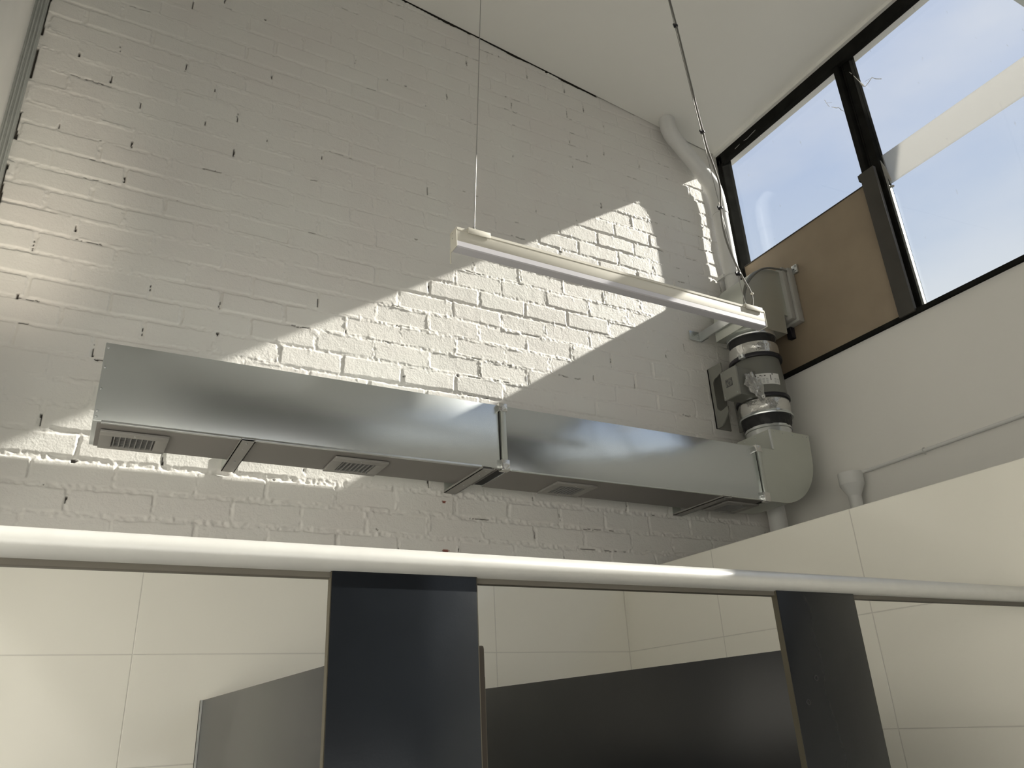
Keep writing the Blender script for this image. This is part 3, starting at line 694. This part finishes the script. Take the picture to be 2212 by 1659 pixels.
w2 = MB().tube([(1.933, YP + 0.02, 1.305), (1.897, YP + 0.02, 1.700), (1.871, YP + 0.02, 2.049), (1.831, YP + 0.02, 2.588), (1.7835, YP + 0.02, ceil_z(1.7835) + 0.003)], 0.0014, n=8).build('suspension_wire', M['wire'], ld)
MB().lathe([(0.0045, 1.288), (0.0045, 1.302), (0.003, 1.309), (0.002, 1.311)], 1.932, YP + 0.02, n=16).build('wire_grip', M['galvbright'], w2)
cordp = [(1.945, 1.289), (1.957, 1.30), (1.966, 1.333), (1.962, 1.366), (1.941, 1.405), (1.926, 1.44), (1.912, 1.475), (1.898, 1.52), (1.889, 1.565), (1.886, 1.62), (1.8905, 1.680), (1.8985, 1.725), (1.909, 1.785), (1.908, 1.83), (1.895, 1.90), (1.879, 1.98), (1.8745, 2.045), (1.864, 2.16), (1.852, 2.33), (1.843, 2.46), (1.834, 2.588), (1.820, 2.75), (1.803, 3.0), (1.786, ceil_z(1.786) + 0.003)]
cordo = MB().tube(smoothpts([(x, YP + 0.014, z) for x, z in cordp], 5), 0.0036, n=8).build('power_cord', M['cord'], ld)
for (x, z) in ((1.832, 2.588), (1.873, 2.049), (1.893, 1.700), (1.921, 1.425)):
    MB().lathe([(0.0075, z - 0.004), (0.009, z - 0.002), (0.009, z + 0.003), (0.0075, z + 0.005)], x, YP + 0.016, n=14).box(x - 0.016, x - 0.006, YP + 0.010, YP + 0.016, z - 0.004, z + 0.004).build('cable_tie', M['rubber'], cordo)
MB().ball(1.967, YP + 0.012, 1.352, 0.006, n=10).build('cord_clip', M['cream'], cordo)

# ------------------------------------------------------------------ downpipe in the corner
dp = empty('downpipe', 2.943, 2.592, -E, 'white painted pipe bending down the corner from ceiling to tiled wall', 'pipe')
pr_ = 0.043
path = [(2.637, 2.588, ceil_z(2.637) + 0.01), (2.640, 2.588, 3.12), (2.655, 2.588, 3.075), (2.690, 2.589, 3.035), (2.80, 2.590, 2.925), (2.885, 2.591, 2.835), (2.925, 2.592, 2.780), (2.938, 2.592, 2.72), (2.941, 2.592, 2.55), (2.943, 2.592, 1.0), (2.946, 2.592, -E)]
MB().tube(smoothpts(path, 6), pr_, n=32).build('pipe_run', M['pvc'], dp)
MB().tube([(2.9395, 2.592, 2.665), (2.941, 2.592, 2.60)], 0.0465, n=32).tube(smoothpts([(2.862, 2.591, 2.860), (2.900, 2.591, 2.818), (2.926, 2.592, 2.775), (2.937, 2.592, 2.715), (2.9395, 2.592, 2.665)], 5), 0.0458, n=32).build('bend_socket', M['pvc'], dp)
MB().tube([(2.637, 2.588, 3.17), (2.640, 2.588, 3.115), (2.655, 2.588, 3.072), (2.680, 2.589, 3.045)], 0.0455, n=32).build('bend_socket', M['pvc'], dp)
cp = MB().tube([(2.943 + 0.0475 * math.cos(t), 2.592 + 0.0475 * math.sin(t), 2.190) for t in [2 * PI * k / 32 for k in range(32)]], 0.006, n=8, closed=True)
cp.box(2.885, 2.900, 2.60, 2.656, 2.180, 2.200).box(2.984, 2.999, 2.60, 2.656, 2.180, 2.200)
cp.build('pipe_clip', M['pvc'], dp)

# ------------------------------------------------------------------ tundish and condensate pipe on the window wall
td = empty('tundish', XR - 0.056, 2.203, -E, 'white funnel drain standing against the window wall behind the tiles', 'funnel')
MB().lathe([(0.046, 0.945), (0.052, 0.958), (0.0535, 0.958), (0.0535, 0.905), (0.052, 0.900), (0.030, 0.858), (0.028, 0.852), (0.028, 0.50), (0.026, -E)], XR - 0.056, 2.203, n=48).build('cup', M['pvc'], td, ang=14)
cd = empty('condensate_pipe', XR - 0.01, 0.6, 0.98, 'thin white pipe running along the wall into the funnel drain', 'pipe')
MB().tube(smoothpts([(XR - 0.045, 2.188, 0.925), (XR - 0.035, 2.176, 0.950), (XR - 0.016, 2.150, 0.9585), (XR - 0.011, 2.06, 0.960), (XR - 0.010, 1.45, 0.971), (XR - 0.010, 0.3, 0.990), (XR - 0.010, -1.4, 1.018)], 6), 0.0082, n=12).build('pipe_run', M['pvc'], cd)
for y in (1.862, 0.9, -0.2):
    z = 0.960 + (2.06 - y) * 0.0172
    MB().tube([(XR - 0.001 - 0.019 * max(0, math.sin(t)), y, z + 0.014 * math.cos(t)) for t in [PI * k / 10 for k in range(11)]], 0.0022, n=6).build('clip', M['pvc'], cd)

# ------------------------------------------------------------------ toilet cubicles
YPF = 1.040
rl = empty('head_rail', 0.8, 1.05, 0.19, 'rounded satin aluminium rail crossing in front, joining the dark cubicle pilasters', 'rail')
rp = []
for k in range(40):
    t = 2 * PI * k / 40
    rp.append((1.050 + 0.0235 * math.cos(t), 0.2152 + 0.0187 * math.sin(t)))
MB().prism(rp, XL, 2.0, axis=0).build('rail_tube', M['rail'], rl)
MB().box(XL, 2.0, 1.044, 1.060, 0.1895, 0.200, bev=0.001).build('rail_channel', M['raillip'], rl)

def panel(name, x0, x1, y0, y1, z0, z1, lab, cat, group, edge='lamedge', edge_side=None):
    e = empty(name, (x0 + x1) / 2, (y0 + y1) / 2, z0, lab, cat, group)
    MB().box(x0, x1, y0, y1, z0, z1, bev=0.0008).build('board_face', M['laminate' if 'pilaster' in name else 'laminate_side'], e)
    return e
for (x0, x1, lab) in ((0.3088, 0.526, 'sunlit dark charcoal upright panel left of centre under the rail'), (1.142, 1.353, 'shaded dark charcoal upright panel on the right under the rail')):
    p = panel('cubicle_pilaster', x0, x1, YPF, YPF + 0.013, -E + 0.15, 0.203, lab, 'panel', 'cubicle pilasters')
    MB().box(x0 - 0.0012, x0, YPF + 0.0005, YPF + 0.0125, -E + 0.15, 0.2).build('panel_edge', M['lamedge'], p, label='olive brown cut edge')
    MB().box(x1, x1 + 0.0012, YPF + 0.0005, YPF + 0.0125, -E + 0.15, 0.2).build('panel_edge', M['lamedge'], p)
    MB().tube([((x0 + x1) / 2, YPF + 0.006, -E), ((x0 + x1) / 2, YPF + 0.006, -E + 0.155)], 0.012, n=14).build('foot', M['alu'], p)
    if x0 > 1:
        for (x, z) in ((1.2035, 0.046), (1.172, 0.0065)):
            MB().tube([(x + 0.0042 * math.cos(t), YPF - 0.0003, z + 0.0042 * math.sin(t)) for t in [2 * PI * k / 20 for k in range(20)]], 0.0009, n=6, closed=True).build('screw_cap', M['rubber'], p)
for (x0, lab) in ((0.402, 'lower side partition running back behind the left upright panel'), (1.235, 'dark side partition sloping away between the two upright panels')):
    p = panel('cubicle_partition', x0, x0 + 0.013, YPF + 0.0135, 2.606, -E + 0.15, 0.1025, lab, 'partition', 'cubicle side partitions')
    MB().box(x0 - 0.006, x0 - 0.0005, 2.600, 2.619, -E + 0.12, 0.1025).box(x0 + 0.0135, x0 + 0.019, 2.600, 2.619, -E + 0.12, 0.1025).box(x0 - 0.006, x0 + 0.019, 2.607, 2.619, -E + 0.12, 0.1025).build('wall_channel', M['alu'], p, label='pale metal channel at the tiled wall')
dr = empty('cubicle_door', 0.533, 1.06, -E + 0.15, 'open cubicle door seen edge-on beside the left upright panel', 'door')
dpf = [(1.046, -E + 0.15), (1.640, -E + 0.15), (1.640, 0.103)] + [(1.051, 0.103), (1.0475, 0.1015), (1.046, 0.098)]
MB().prism(dpf, 0.5285, 0.5375, axis=0).build('door_leaf', M['doorlam'], dr)
MB().box(0.5278, 0.5284, 1.0465, 1.634, -E + 0.15, 0.06).box(0.5376, 0.5382, 1.0465, 1.634, -E + 0.15, 0.06).build('leaf_facing', M['lamedge'], dr, label='thin pale facing edge')
for z in (-1.15, -0.10):
    MB().tube([(0.5275, 1.0555, z - 0.04), (0.5275, 1.0555, z + 0.04)], 0.005, n=10).build('hinge', M['alu'], dr)
